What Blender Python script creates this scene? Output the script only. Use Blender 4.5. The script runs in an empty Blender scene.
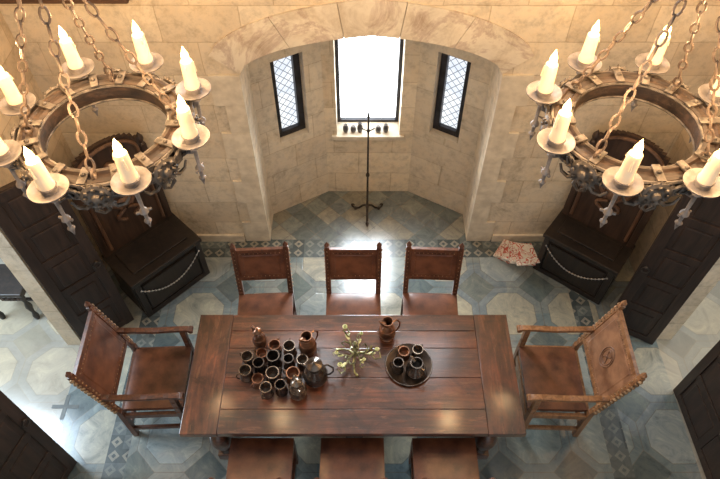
import bpy, bmesh, math, random
from mathutils import Vector, Matrix, Euler
random.seed(7)
scene = bpy.context.scene
COL = scene.collection
PI = math.pi

# ------------------------------------------------------------------ materials
class NT:
    def __init__(s, name):
        s.mat = bpy.data.materials.new(name); s.mat.use_nodes = True
        s.nt = s.mat.node_tree; s.b = s.nt.nodes['Principled BSDF']
        s.tc = s.nt.nodes.new('ShaderNodeTexCoord')
    def inp(s, sock, v):
        if hasattr(v, 'is_output') or isinstance(v, bpy.types.NodeSocket): s.nt.links.new(v, sock)
        else: sock.default_value = v
    def m(s, op, a, b=0.0, c=0.0):
        n = s.nt.nodes.new('ShaderNodeMath'); n.operation = op
        s.inp(n.inputs[0], a); s.inp(n.inputs[1], b); s.inp(n.inputs[2], c)
        return n.outputs[0]
    def sep(s, v):
        n = s.nt.nodes.new('ShaderNodeSeparateXYZ'); s.inp(n.inputs[0], v); return n.outputs
    def comb(s, x, y, z=0.0):
        n = s.nt.nodes.new('ShaderNodeCombineXYZ')
        s.inp(n.inputs[0], x); s.inp(n.inputs[1], y); s.inp(n.inputs[2], z); return n.outputs[0]
    def noise(s, v, scale, detail=4, rough=.55, dist=0.0):
        n = s.nt.nodes.new('ShaderNodeTexNoise'); s.inp(n.inputs['Vector'], v)
        n.inputs['Scale'].default_value = scale; n.inputs['Detail'].default_value = detail
        n.inputs['Roughness'].default_value = rough; n.inputs['Distortion'].default_value = dist
        return n.outputs['Fac']
    def mapping(s, v, scale, loc=(0, 0, 0)):
        n = s.nt.nodes.new('ShaderNodeMapping'); s.inp(n.inputs['Vector'], v)
        n.inputs['Scale'].default_value = scale; n.inputs['Location'].default_value = loc
        return n.outputs[0]
    def ramp(s, f, stops, interp='LINEAR'):
        n = s.nt.nodes.new('ShaderNodeValToRGB'); s.inp(n.inputs[0], f)
        cr = n.color_ramp; cr.interpolation = interp
        while len(cr.elements) < len(stops): cr.elements.new(.5)
        for e, (p, c) in zip(cr.elements, stops):
            e.position = p; e.color = (*c, 1)
        return n.outputs[0]
    def mix(s, f, a, b, blend='MIX'):
        n = s.nt.nodes.new('ShaderNodeMix'); n.data_type = 'RGBA'; n.blend_type = blend
        s.inp(n.inputs[0], f)
        s.inp(n.inputs[6], (*a, 1) if isinstance(a, tuple) else a)
        s.inp(n.inputs[7], (*b, 1) if isinstance(b, tuple) else b)
        return n.outputs[2]
    def wn(s, v):
        n = s.nt.nodes.new('ShaderNodeTexWhiteNoise'); n.noise_dimensions = '3D'; s.inp(n.inputs['Vector'], v)
        return n.outputs['Value']
    def bump(s, h, strength=.3, dist=.01):
        n = s.nt.nodes.new('ShaderNodeBump'); s.inp(n.inputs['Height'], h)
        n.inputs['Strength'].default_value = strength; n.inputs['Distance'].default_value = dist
        s.nt.links.new(n.outputs[0], s.b.inputs['Normal'])
    def fin(s, color=None, rough=None, metal=None, spec=None, coat=None, cr=.25):
        if color is not None: s.inp(s.b.inputs['Base Color'], (*color, 1) if isinstance(color, tuple) else color)
        if rough is not None: s.inp(s.b.inputs['Roughness'], rough)
        if metal is not None: s.b.inputs['Metallic'].default_value = metal
        if spec is not None: s.b.inputs['Specular IOR Level'].default_value = spec
        if coat is not None:
            s.b.inputs['Coat Weight'].default_value = coat; s.b.inputs['Coat Roughness'].default_value = cr
        return s.mat

def wood(name, dark, light, axis=0, rough=.4, scale=1.0, coat=.0, bump=.25, worn=0.0, wcol=None, boards=None):
    n = NT(name); sc = [9*scale, 9*scale, 9*scale]; sc[axis] = .9*scale
    v = n.mapping(n.tc.outputs['Object'], tuple(sc))
    f = n.noise(v, 3.0, 6, .6, .6)
    g = n.noise(n.tc.outputs['Object'], 5.0, 3)
    f2 = n.m('ADD', n.m('MULTIPLY', f, .75), n.m('MULTIPLY', g, .25))
    c = n.ramp(f2, [(.34, dark), (.52, tuple((a+b)/2 for a, b in zip(dark, light))), (.68, light)])
    if boards:
        x, y, z = n.sep(n.tc.outputs['Object'])
        t = n.m('DIVIDE', n.m('ADD', y, .515), 1.03)
        c = n.mix(1.0, c, n.ramp(t, boards, 'CONSTANT'), 'MULTIPLY')
    if worn:
        w_ = n.noise(n.tc.outputs['Object'], 3.6, 8, .72, .7)
        c = n.mix(1.0, c, n.ramp(w_, [(.33, (.30, .27, .25)), (.48, (.85, .82, .80)), (.60, (1.2, 1.1, 1.0)), (.70, (2.2, 1.8, 1.5))]), 'MULTIPLY')
        k_ = n.noise(n.mapping(n.tc.outputs['Object'], (1.2, 8, 8) if axis == 0 else (8, 1.2, 8), (4, 2, 1)), 4, 6, .7)
        c = n.mix(n.m('MULTIPLY', n.m('GREATER_THAN', k_, .60), worn), c, wcol or (.30, .16, .09))
        n.bump(n.m('ADD', f, w_), bump, .006)
        return n.fin(c, n.m('ADD', rough-.14, n.m('MULTIPLY', w_, .4)), coat=coat, cr=.16)
    n.bump(f, bump, .004)
    return n.fin(c, n.m('ADD', rough-.1, n.m('MULTIPLY', g, .25)), coat=coat)

def mottled(name, a, b, scale=8, rough=.5, metal=0.0, bump=.2, bd=.004, coat=None):
    n = NT(name); f = n.noise(n.tc.outputs['Object'], scale, 5)
    c = n.ramp(f, [(.35, a), (.65, b)]); n.bump(f, bump, bd)
    return n.fin(c, rough, metal, coat=coat)

def emit(name, col, strength):
    n = NT(name); n.b.inputs['Emission Color'].default_value = (*col, 1)
    n.b.inputs['Emission Strength'].default_value = strength
    f = n.noise(n.tc.outputs['Object'], 3, 2)
    return n.fin(n.ramp(f, [(0, col), (1, col)]), .5)

def stone(name, ax, ay, base=(.71, .62, .48), bw=.62, rh=.31):
    n = NT(name); x, y, z = n.sep(n.tc.outputs['Object'])
    u = n.m('ADD', n.m('MULTIPLY', x, ax), n.m('MULTIPLY', y, ay))
    wob = n.noise(n.tc.outputs['Object'], 4, 2)
    v = n.comb(n.m('ADD', u, n.m('MULTIPLY', wob, .02)), n.m('ADD', z, n.m('MULTIPLY', wob, .02)))
    br = n.nt.nodes.new('ShaderNodeTexBrick'); n.inp(br.inputs['Vector'], v)
    br.offset = .43; br.inputs['Scale'].default_value = 1.0
    br.inputs['Brick Width'].default_value = bw; br.inputs['Row Height'].default_value = rh
    br.inputs['Mortar Size'].default_value = .005; br.inputs['Mortar Smooth'].default_value = .7
    br.inputs['Bias'].default_value = 0.0
    r, g, b = base
    br.inputs['Color1'].default_value = (r*1.05, g*1.06, b*1.07, 1)
    br.inputs['Color2'].default_value = (r*.86, g*.84, b*.82, 1)
    br.inputs['Mortar'].default_value = (r*.73, g*.69, b*.63, 1)
    f = n.noise(n.tc.outputs['Object'], 2.6, 9, .72, .9)
    f2 = n.noise(n.tc.outputs['Object'], 11, 8, .74)
    c = n.mix(.95, br.outputs['Color'], n.ramp(f, [(.3, (.62, .60, .56)), (.46, (.98, .98, .98)), (.58, (1.03, 1.0, .95)), (.70, (.86, .79, .70))]), 'MULTIPLY')
    c = n.mix(.8, c, n.ramp(f2, [(.32, (.66, .65, .62)), (.52, (1, 1, 1)), (.7, (1.08, 1.06, 1.02))]), 'MULTIPLY')
    h = n.m('SUBTRACT', n.m('MULTIPLY', f2, .8), n.m('MULTIPLY', br.outputs['Fac'], .7))
    n.bump(h, .5, .012)
    return n.fin(c, .75)

M = {}
M['wall_b'] = stone('stone_wall_back', 1, 0)
M['wall_s'] = stone('stone_wall_side', 0, 1, (.66, .55, .41))
M['wall_a'] = stone('stone_wall_alcove', .8, .6, (.66, .59, .48), .5, .3)
def marble(name, a, b, vein):
    n = NT(name); f = n.noise(n.tc.outputs['Object'], 1.5, 9, .7, 1.0)
    g = n.noise(n.tc.outputs['Object'], 5, 7, .7, .6)
    c = n.ramp(f, [(.3, a), (.45, b), (.5, vein), (.55, b), (.75, a)])
    c = n.mix(.85, c, n.ramp(g, [(.33, (.66, .60, .54)), (.55, (1, 1, 1))]), 'MULTIPLY')
    n.bump(g, .3, .008)
    return n.fin(c, .5)
M['marble'] = marble('arch_limestone', (.68, .59, .46), (.76, .68, .54), (.55, .44, .35))
M['sill'] = mottled('sill_limestone', (.56, .49, .38), (.74, .66, .52), 9, .6)

def floor_main(name, warm=0.0):
    n = NT(name); x, y, z = n.sep(n.tc.outputs['Object']); s = .62
    X = n.m('ADD', n.m('DIVIDE', x, s), 100.08); Y = n.m('ADD', n.m('DIVIDE', y, s), 100.32)
    a = n.m('ABSOLUTE', n.m('SUBTRACT', n.m('FRACT', X), .5)); b = n.m('ABSOLUTE', n.m('SUBTRACT', n.m('FRACT', Y), .5))
    mm = n.m('MAXIMUM', n.m('MAXIMUM', n.m('DIVIDE', a, .5), n.m('DIVIDE', b, .5)), n.m('DIVIDE', n.m('ADD', a, b), .70))
    rnd = n.wn(n.comb(n.m('FLOOR', X), n.m('FLOOR', Y)))
    rnd2 = n.wn(n.comb(n.m('FLOOR', n.m('ADD', X, .5)), n.m('FLOOR', n.m('ADD', Y, .5)), 3.0))
    inner = n.ramp(rnd, [(0, (.25, .295, .285)), (.3, (.35, .345, .29)), (.55, (.29, .325, .32)), (.8, (.36, .345, .275))], 'CONSTANT')
    band = n.ramp(rnd2, [(0, (.17, .215, .225)), (.4, (.225, .25, .24)), (.75, (.19, .225, .24))], 'CONSTANT')
    dia = n.ramp(rnd2, [(0, (.10, .13, .135)), (.5, (.135, .165, .16)), (.8, (.17, .19, .175))], 'CONSTANT')
    c = n.mix(n.m('GREATER_THAN', mm, .77), inner, band)
    isd = n.m('GREATER_THAN', n.m('ADD', a, b), .70)
    c = n.mix(isd, c, dia)
    g1 = n.m('LESS_THAN', n.m('ABSOLUTE', n.m('SUBTRACT', mm, .77)), .011)
    g2 = n.m('LESS_THAN', n.m('ABSOLUTE', n.m('SUBTRACT', n.m('ADD', a, b), .70)), .007)
    g3 = n.m('GREATER_THAN', n.m('MAXIMUM', a, b), .493)
    g3 = n.m('MULTIPLY', g3, n.m('SUBTRACT', 1.0, isd))
    gr = n.m('MAXIMUM', n.m('MAXIMUM', g1, g2), g3)
    c = n.mix(n.m('MULTIPLY', gr, .8), c, (.17, .17, .15))
    f = n.noise(n.tc.outputs['Object'], 4.5, 10, .76, 1.3)
    c = n.mix(1.0, c, n.ramp(f, [(.30, (.48, .52, .55)), (.46, (.90, .92, .92)), (.55, (1.08, 1.06, 1.0)), (.70, (1.6, 1.5, 1.32))]), 'MULTIPLY')
    if warm: c = n.mix(warm, c, (.48, .41, .30))
    n.bump(n.m('SUBTRACT', n.m('MULTIPLY', f, .2), n.m('MULTIPLY', gr, .5)), .2, .004)
    return n.fin(c, n.m('ADD', .05, n.m('MULTIPLY', f, .26)), spec=.85)
def floor_diamond(name, s, cols, gc=(.18, .175, .155)):
    n = NT(name); x, y, z = n.sep(n.tc.outputs['Object'])
    U = n.m('ADD', n.m('DIVIDE', n.m('ADD', x, y), s), 200.2); V = n.m('ADD', n.m('DIVIDE', n.m('SUBTRACT', x, y), s), 200.4)
    rnd = n.wn(n.comb(n.m('FLOOR', U), n.m('FLOOR', V)))
    k = len(cols); c = n.ramp(rnd, [(i/k, cols[i]) for i in range(k)], 'CONSTANT')
    a = n.m('ABSOLUTE', n.m('SUBTRACT', n.m('FRACT', U), .5)); b = n.m('ABSOLUTE', n.m('SUBTRACT', n.m('FRACT', V), .5))
    g = n.m('GREATER_THAN', n.m('MAXIMUM', a, b), .482)
    c = n.mix(g, c, gc)
    f = n.noise(n.tc.outputs['Object'], 7, 9, .74, 1.2)
    c = n.mix(.95, c, n.ramp(f, [(.3, (.55, .57, .60)), (.65, (1.3, 1.24, 1.14))]), 'MULTIPLY')
    return n.fin(c, .2, spec=.7)
M['floor'] = floor_main('floor_marble_octagons')
M['floor_w'] = floor_main('floor_marble_side', .45)
M['floor_a'] = floor_diamond('floor_alcove_diamonds', .27, [(.13, .155, .155), (.20, .225, .215), (.27, .265, .225), (.16, .185, .19), (.225, .215, .175)])
def mosaic(name):
    n = NT(name); x, y, z = n.sep(n.tc.outputs['Object']); s = .12
    X = n.m('ADD', n.m('DIVIDE', x, s), 100.0); Y = n.m('ADD', n.m('DIVIDE', y, s), 100.5)
    a = n.m('ABSOLUTE', n.m('SUBTRACT', n.m('FRACT', X), .5)); b = n.m('ABSOLUTE', n.m('SUBTRACT', n.m('FRACT', Y), .5))
    d = n.m('ADD', a, b)
    rnd = n.wn(n.comb(n.m('FLOOR', X), n.m('FLOOR', Y)))
    dark = n.ramp(rnd, [(0, (.075, .095, .10)), (.5, (.12, .145, .15))], 'CONSTANT')
    pale = n.ramp(rnd, [(0, (.26, .255, .22)), (.5, (.20, .225, .215))], 'CONSTANT')
    c = n.mix(n.m('LESS_THAN', d, .42), dark, pale)
    c = n.mix(n.m('LESS_THAN', d, .17), c, dark)
    f = n.noise(n.tc.outputs['Object'], 7, 8, .72, 1.0)
    c = n.mix(.9, c, n.ramp(f, [(.3, (.6, .62, .64)), (.65, (1.25, 1.2, 1.1))]), 'MULTIPLY')
    return n.fin(c, .22, spec=.7)
M['floor_band'] = mosaic('floor_mosaic_band')

BT_ = [(0, (.82, .80, .80)), (.19, (1.15, 1.05, 1.0)), (.442, (.78, .80, .82)), (.694, (1.2, 1.12, 1.05)), (.85, (.88, .86, .86))]
M['table'] = wood('table_walnut', (.026, .009, .004), (.16, .051, .021), 0, .30, .8, .9, .55, .4, (.22, .09, .045), BT_)
M['table_end'] = wood('table_walnut_cross', (.025, .009, .004), (.15, .048, .020), 1, .30, .8, .9, .55, .35, (.20, .085, .042))
M['darkwood'] = wood('dark_carved_oak', (.007, .006, .005), (.028, .018, .013), 2, .40, 1.0)
M['doorwood'] = wood('dark_door_oak', (.012, .008, .006), (.045, .026, .019), 2, .5, 1.0)
M['brownwood'] = wood('carved_brown_wood', (.045, .022, .013), (.18, .095, .052), 2, .45, 1.0)
M['backwood'] = wood('dark_brown_back_wood', (.016, .009, .006), (.065, .035, .021), 2, .45, 1.0)
M['chairwood'] = wood('chair_walnut', (.045, .016, .008), (.17, .062, .028), 2, .35, 1.0, .2)
M['lightwood'] = wood('armchair_honey_oak', (.14, .055, .02), (.42, .21, .09), 2, .35, 1.0, .3)
M['beam'] = wood('beam_wood', (.04, .02, .012), (.12, .06, .03), 0, .6)
M['leather'] = mottled('leather_oxblood', (.062, .021, .011), (.19, .070, .033), 6, .34, 0, .3, .005, .35)
M['leather2'] = mottled('leather_tan', (.16, .068, .032), (.37, .185, .095), 7, .38, 0, .25, .004, .25)
M['stud'] = mottled('brass_studs', (.20, .11, .055), (.50, .33, .19), 20, .4, .6)
M['iron'] = mottled('wrought_iron', (.03, .026, .024), (.09, .075, .065), 14, .5, .7, .3)
M['plaque'] = mottled('weathered_plaque_iron', (.05, .043, .038), (.20, .17, .145), 18, .5, .4, .35)
M['pan'] = mottled('aged_iron_pan', (.16, .145, .14), (.34, .31, .30), 12, .5, .4, .3)
M['ringw'] = wood('chandelier_ring_wood', (.014, .010, .008), (.085, .052, .035), 0, .5, 1, 0, .4, .3, (.14, .10, .075))
M['chain'] = mottled('rusty_chain', (.09, .065, .052), (.22, .165, .13), 25, .5, .3, .3)
M['wax'] = mottled('candle_wax', (.82, .64, .44), (.92, .78, .58), 6, .5, 0, .1)
M['wax'].node_tree.nodes['Principled BSDF'].inputs['Emission Color'].default_value = (1, .58, .27, 1)
M['wax'].node_tree.nodes['Principled BSDF'].inputs['Emission Strength'].default_value = .2  # candle body glows by itself, standing in for flame light in the wax
M['flame'] = emit('flame_bulb', (1.0, .66, .24), 12)
M['pewter'] = mottled('pewter_brown', (.10, .08, .065), (.34, .27, .21), 16, .26, .85, .15)
M['copper'] = mottled('copper_aged', (.13, .065, .04), (.40, .21, .125), 12, .28, .8, .15)
M['dpewter'] = mottled('pewter_dark', (.05, .042, .037), (.19, .155, .13), 12, .24, .85, .15)
M['tray'] = mottled('tray_blackened_metal', (.03, .022, .018), (.09, .065, .05), 12, .35, .6, .15)
M['brass'] = mottled('dark_green_brass', (.06, .06, .03), (.34, .33, .16), 34, .35, .5)
M['accent'] = mottled('yellow_green_enamel', (.34, .38, .10), (.72, .70, .42), 30, .4, .1)
M['frame'] = mottled('window_frame_black', (.012, .012, .016), (.035, .035, .045), 10, .4, .2)
M['pane'] = emit('daylit_glass', (.90, .95, 1.0), 6.0)
M['pane_sheen'] = emit('added_sheen_glass', (.88, .94, 1.0), 10.0)  # emitter for the added upper panes, reflected as sheen on table and floor
def leaded(name):
    n = NT(name); x, y, z = n.sep(n.tc.outputs['Object'])
    U = n.m('FRACT', n.m('ADD', n.m('DIVIDE', n.m('ADD', x, z), .085), 50.0)); V = n.m('FRACT', n.m('ADD', n.m('DIVIDE', n.m('SUBTRACT', x, z), .085), 50.0))
    ln = n.m('MAXIMUM', n.m('LESS_THAN', U, .13), n.m('LESS_THAN', V, .13))
    f = n.noise(n.tc.outputs['Object'], 5, 3)
    c = n.mix(ln, n.ramp(f, [(.3, (.70, .78, .90)), (.6, (.97, .99, 1.0))]), (.22, .25, .30))
    n.nt.links.new(c, n.b.inputs['Emission Color']); n.b.inputs['Emission Strength'].default_value = 1.1
    return n.fin((.05, .05, .05), .3)
M['pane_s'] = leaded('daylit_leaded_glass')
M['swag'] = mottled('pale_swag_metal', (.32, .30, .28), (.6, .57, .52), 20, .4, .5)
def paper(name, seed, th):
    n = NT(name)
    v = n.mapping(n.tc.outputs['Object'], (1, 1, 1), (seed, seed, 0))
    f = n.noise(v, 11, 2, .6, .6); g = n.noise(v, 45, 2)
    c = n.ramp(f, [(0, (.74, .68, .58)), (th, (.56, .12, .08)), (th+.06, (.78, .73, .64)), (th+.15, (.50, .18, .12)), (th+.19, (.76, .70, .60))], 'CONSTANT')
    c = n.mix(.25, c, n.ramp(g, [(.4, (.5, .45, .4)), (.55, (1, 1, 1))]), 'MULTIPLY')
    return n.fin(c, .5)
M['paper'] = paper('printed_cover_red', 3.0, .40)
M['paper2'] = paper('printed_cover_pale', 8.0, .46)
M['ceramic'] = mottled('sill_ceramic', (.04, .04, .045), (.14, .14, .15), 10, .3)
M['emb'] = mottled('worn_embossing', (.11, .05, .026), (.24, .12, .065), 9, .4, 0, .1)

# ------------------------------------------------------------------ mesh helpers
def TR(loc=(0, 0, 0), rot=(0, 0, 0)):
    return Matrix.Translation(loc) @ Euler(rot).to_matrix().to_4x4()
def box(bm, size, loc=(0, 0, 0), rot=(0, 0, 0), bev=0.0, pre=None):
    r = bmesh.ops.create_cube(bm, size=1.0); vs = r['verts']
    for v in vs: v.co = Vector((v.co.x*size[0], v.co.y*size[1], v.co.z*size[2]))
    if bev > 0:
        es = list({e for v in vs for e in v.link_edges})
        rr = bmesh.ops.bevel(bm, geom=es, offset=bev, segments=2, affect='EDGES', profile=.6)
        vs = list({v for f in rr['faces'] for v in f.verts} | {v for v in vs if v.is_valid})
    mt = TR(loc, rot)
    if pre is not None: mt = pre @ mt
    bmesh.ops.transform(bm, matrix=mt, verts=vs)
def lathe(bm, prof, seg=24, mat=None):
    mat = mat or Matrix(); rings = []
    for r, z in prof:
        rings.append([bm.verts.new(mat @ Vector((max(r, .0002)*math.cos(2*PI*i/seg), max(r, .0002)*math.sin(2*PI*i/seg), z))) for i in range(seg)])
    for a, b in zip(rings, rings[1:]):
        for i in range(seg):
            j = (i+1) % seg; bm.faces.new((a[i], a[j], b[j], b[i]))
    bm.faces.new(list(reversed(rings[0])))
    bm.faces.new(rings[-1])
def tube(bm, pts, r, seg=8, closed=False):
    pts = [Vector(p) for p in pts]; n = len(pts); rings = []
    rad = r if isinstance(r, (list, tuple)) else [r]*n
    prev = None
    for i, p in enumerate(pts):
        if closed: t = pts[(i+1) % n]-pts[i-1]
        else: t = pts[min(i+1, n-1)]-pts[max(i-1, 0)]
        t.normalize()
        if prev is None:
            ref = Vector((0, 0, 1)) if abs(t.z) < .9 else Vector((1, 0, 0))
            u = t.cross(ref).normalized()
        else:
            u = (prev - t*prev.dot(t)).normalized()
        prev = u; w = t.cross(u)
        rings.append([bm.verts.new(p + rad[i]*(u*math.cos(2*PI*k/seg)+w*math.sin(2*PI*k/seg))) for k in range(seg)])
    pairs = list(zip(rings, rings[1:]))
    if closed: pairs.append((rings[-1], rings[0]))
    for a, b in pairs:
        for k in range(seg):
            j = (k+1) % seg; bm.faces.new((a[k], a[j], b[j], b[k]))
    if not closed:
        bm.faces.new(list(reversed(rings[0]))); bm.faces.new(rings[-1])
def sph(bm, r, loc, sc=(1, 1, 1), u=10, v=7):
    mt = Matrix.Translation(loc) @ Matrix.Diagonal((sc[0], sc[1], sc[2], 1))
    bmesh.ops.create_uvsphere(bm, u_segments=u, v_segments=v, radius=r, matrix=mt)
def chain(bm, p0, p1, L=.085, r=.0075, w=.024):
    p0 = Vector(p0); p1 = Vector(p1); d = p1-p0; n = max(1, round(d.length/(L*.78))); d.normalize()
    step = (p1-p0).length/n
    q = d.to_track_quat('X', 'Z').to_matrix()
    for i in range(n):
        c = p0+d*step*(i+.5); roll = Matrix.Rotation(PI/2*(i % 2)+.4, 3, 'X'); pts = []
        hl = L/2-r
        for k in range(10):
            a = 2*PI*k/10; pts.append(c + q @ (roll @ Vector((hl*math.cos(a), w*math.sin(a), 0))))
        tube(bm, pts, r, 5, True)
def part(name, mat, parent=None, smooth=False, loc=None, rot=None, label=None, fn=None):
    bm = bmesh.new(); fn(bm)
    bmesh.ops.recalc_face_normals(bm, faces=bm.faces)
    me = bpy.data.meshes.new(name); bm.to_mesh(me); bm.free()
    mats = mat if isinstance(mat, list) else [mat]
    for m in mats: me.materials.append(m)
    if smooth:
        for p in me.polygons: p.use_smooth = True
        try: me.set_sharp_from_angle(angle=math.radians(40))
        except Exception: pass
    o = bpy.data.objects.new(name, me); COL.objects.link(o)
    if parent: o.parent = parent
    if loc: o.location = loc
    if rot: o.rotation_euler = rot
    if label: o['label'] = label
    return o
def link_copy(o, parent, loc=None, rot=None):
    c = o.copy(); COL.objects.link(c); c.parent = parent
    if loc: c.location = loc
    if rot: c.rotation_euler = rot
    return c
def root(name, loc, label, cat, rz=0, group=None):
    e = bpy.data.objects.new(name, None); e.empty_display_size = .1; COL.objects.link(e)
    e.location = loc; e.rotation_euler = (0, 0, rz); e['label'] = label; e['category'] = cat
    if group: e['group'] = group
    return e
def dup(r, loc, rz=0, label=None, sc=None):
    e = r.copy(); COL.objects.link(e); e.location = loc; e.rotation_euler = (0, 0, rz)
    if label: e['label'] = label
    if sc: e.scale = (sc, sc, sc)
    def rec(src, dst):
        for ch in list(src.children):
            c = ch.copy(); COL.objects.link(c); c.parent = dst
            rec(ch, c)
    rec(r, e); return e
def struct(o): o['kind'] = 'structure'; return o

# ------------------------------------------------------------------ room
XL, XR, YB = -2.65, 2.85, 4.14
AX0, AX1 = -.97, 1.15
alc = [(AX0, YB), (AX0, 4.5), (-.36, 4.85), (.55, 4.85), (AX1, 4.5), (AX1, YB)]
def f_floor(bm):
    def q(x0, y0, x1, y1, mi):
        vs = [bm.verts.new((x, y, 0)) for x, y in ((x0, y0), (x1, y0), (x1, y1), (x0, y1))]
        f = bm.faces.new(vs); f.material_index = mi
    xs = [XL, -2.16, -1.98, 2.12, 2.30, XR]
    for i in range(5): q(xs[i], -1.2, xs[i+1], 3.90, 1 if i in (1, 3) else 0)
    q(XL, 3.90, XR, YB, 1)
    q(-5.6, -1.2, XL, 5.2, 3); q(XR, -1.2, 5.8, 5.2, 3)
    f = bm.faces.new([bm.verts.new((x, y, 0)) for x, y in alc]); f.material_index = 2
    r = bmesh.ops.extrude_face_region(bm, geom=bm.faces[:])
    for v in r['geom']:
        if isinstance(v, bmesh.types.BMVert): v.co.z = -.1
fl = struct(part('floor', [M['floor'], M['floor_band'], M['floor_a'], M['floor_w']], fn=f_floor))

AC = (AX0+AX1)/2; AHW = (AX1-AX0)/2; ZS, ZR = 2.17, .37
def archz(x):
    t = min(1, abs(x-AC)/AHW)
    return ZS + ZR*(.70*math.sqrt(max(0, 1-t**2.4)) + .30*(1-t))
SHEEN_WINS = [(-1.15, -.30, 3.75, 5.2), (.45, 1.30, 3.75, 5.2)]  # unseen upper windows, added to put sheen on the table and floor
def f_back(bm):
    T = .12; yc = YB+T/2; ZT = 3.6
    box(bm, (AX0-XL+.15, T, ZT), ((AX0+XL-.15)/2, yc, ZT/2))
    box(bm, (XR+.15-AX1, T, ZT), ((AX1+XR+.15)/2, yc, ZT/2))
    n = 40
    for i in range(n):
        x0 = AX0+(AX1-AX0)*i/n; x1 = AX0+(AX1-AX0)*(i+1)/n
        vs = []
        for y in (YB, YB+T):
            vs += [bm.verts.new((x0, y, archz(x0))), bm.verts.new((x1, y, archz(x1))), bm.verts.new((x1, y, ZT)), bm.verts.new((x0, y, ZT))]
        a, b = vs[:4], vs[4:]
        bm.faces.new(a); bm.faces.new(list(reversed(b)))
        bm.faces.new((a[0], b[0], b[1], a[1])); bm.faces.new((a[3], a[2], b[2], b[3]))
    xa = [XL-.15, SHEEN_WINS[0][0], SHEEN_WINS[0][1], SHEEN_WINS[1][0], SHEEN_WINS[1][1], XR+.15]
    for k in (0, 2, 4): box(bm, (xa[k+1]-xa[k], T, 2.6), ((xa[k]+xa[k+1])/2, yc, ZT+1.3))
    for k in (1, 3):
        box(bm, (xa[k+1]-xa[k], T, .15), ((xa[k]+xa[k+1])/2, yc, ZT+.075))
        box(bm, (xa[k+1]-xa[k], T, 1.0), ((xa[k]+xa[k+1])/2, yc, 5.70))
struct(part('wall_back', M['wall_b'], fn=f_back))
def f_archband(bm):
    W = .27; stones = 5; sub = 8
    for s_ in range(stones):
        P = .018+.003*(s_ % 2); pts = []
        for k in range(sub+1):
            u = (s_+(.005 if k == 0 else (.995 if k == sub else k/sub)))/stones
            x = AX0+(AX1-AX0)*u; z = archz(x); t = (x-AC)/AHW
            pts.append(((x, z), (AC+t*(AHW+.22), z+W-.10*abs(t)**3+.03*(1-abs(t)))))
        fr = [[bm.verts.new((q[0], YB-P, q[1])) for q in pr] for pr in pts]
        bk = [[bm.verts.new((q[0], YB+.005, q[1])) for q in pr] for pr in pts]
        for k in range(sub):
            bm.faces.new((fr[k][0], fr[k+1][0], fr[k+1][1], fr[k][1]))
            bm.faces.new((bk[k][0], bk[k][1], bk[k+1][1], bk[k+1][0]))
            bm.faces.new((fr[k][0], bk[k][0], bk[k+1][0], fr[k+1][0])); bm.faces.new((fr[k][1], fr[k+1][1], bk[k+1][1], bk[k][1]))
        for k in (0, sub): bm.faces.new((fr[k][0], fr[k][1], bk[k][1], bk[k][0]))
struct(part('trim_1', M['marble'], fn=f_archband))
def f_jamb(s):
    def f(bm):
        for k in range(7):
            w = .17 if k % 2 else .26
            xc = (AX0-w/2) if s < 0 else (AX1+w/2)
            box(bm, (w, .03, .308), (xc, YB-.006, .155+.310*k), bev=.002)
    return f
struct(part('trim_2', M['sill'], fn=f_jamb(-1)))
struct(part('trim_3', M['sill'], fn=f_jamb(1)))

def seg_wall(name, p0, p1, z0, z1, T, side, mat, hole=None, lip=0):
    p0 = Vector((*p0, 0)); p1 = Vector((*p1, 0)); d = (p1-p0); L = d.length; d.normalize()
    nrm = Vector((-d.y, d.x, 0))*side
    ang = math.atan2(d.y, d.x)
    def f(bm):
        def b(u0, u1, a, c):
            cc = p0+d*((u0+u1)/2)+nrm*(T/2)
            box(bm, (u1-u0, T, c-a), (cc.x, cc.y, (a+c)/2), (0, 0, ang))
        if hole:
            u0, u1, a, c = hole
            b(0, u0, z0, z1); b(u1, L, z0, z1); b(u0, u1, z0, a); b(u0, u1, c, z1)
        else: b(0, L, z0, z1)
    o = struct(part(name, mat, fn=f)); return p0, d, nrm, ang, L
def window(name, fr, hole, T, pane, nx, nz, fw):
    p0, d, nrm, ang, L = fr; u0, u1, a, c = hole
    ctr = p0+d*((u0+u1)/2)+nrm*(T-.05); W = u1-u0; H = c-a
    r = bpy.data.objects.new(name, None); COL.objects.link(r); r.location = (ctr.x, ctr.y, (a+c)/2); r.rotation_euler = (0, 0, ang)
    r['kind'] = 'structure'
    def ff(bm):
        for s in (-1, 1):
            box(bm, (fw, .06, H), (s*(W/2-fw/2), 0, 0), bev=.005); box(bm, (W-2*fw, .06, fw), (0, 0, s*(H/2-fw/2)), bev=.005)
        for i in range(1, nx): box(bm, (.014, .03, H-2*fw), (-W/2+fw+(W-2*fw)*i/nx, 0, 0))
        for i in range(1, nz): box(bm, (W-2*fw, .03, .007), (0, 0, -H/2+fw+(H-2*fw)*i/nz))
    part('window_frame', M['frame'], r, fn=ff)
    part('window_pane', pane, r, fn=lambda bm: box(bm, (W-2*fw, .008, H-2*fw), (0, .02 , 0)))
    return r
seg_wall('wall_alcove_left', (AX0, YB+.12), (AX0, 4.5), 0, 2.8, .2, 1, M['wall_a'])
seg_wall('wall_alcove_right', (AX1, YB+.12), (AX1, 4.5), 0, 2.8, .2, -1, M['wall_a'])
h1 = (.20, .52, .98, 1.95)
w1 = seg_wall('wall_alcove_splay_left', (AX0, 4.5), (-.36, 4.85), 0, 2.8, .16, 1, M['wall_a'], h1)
h2 = (.12, .77, .86, 2.3)
w2 = seg_wall('wall_alcove_center', (-.36, 4.85), (.55, 4.85), 0, 2.8, .28, 1, M['wall_b'], h2)
h3 = (.18, .50, .98, 1.95)
w3 = seg_wall('wall_alcove_splay_right', (.55, 4.85), (AX1, 4.5), 0, 2.8, .16, 1, M['wall_a'], h3)
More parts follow.
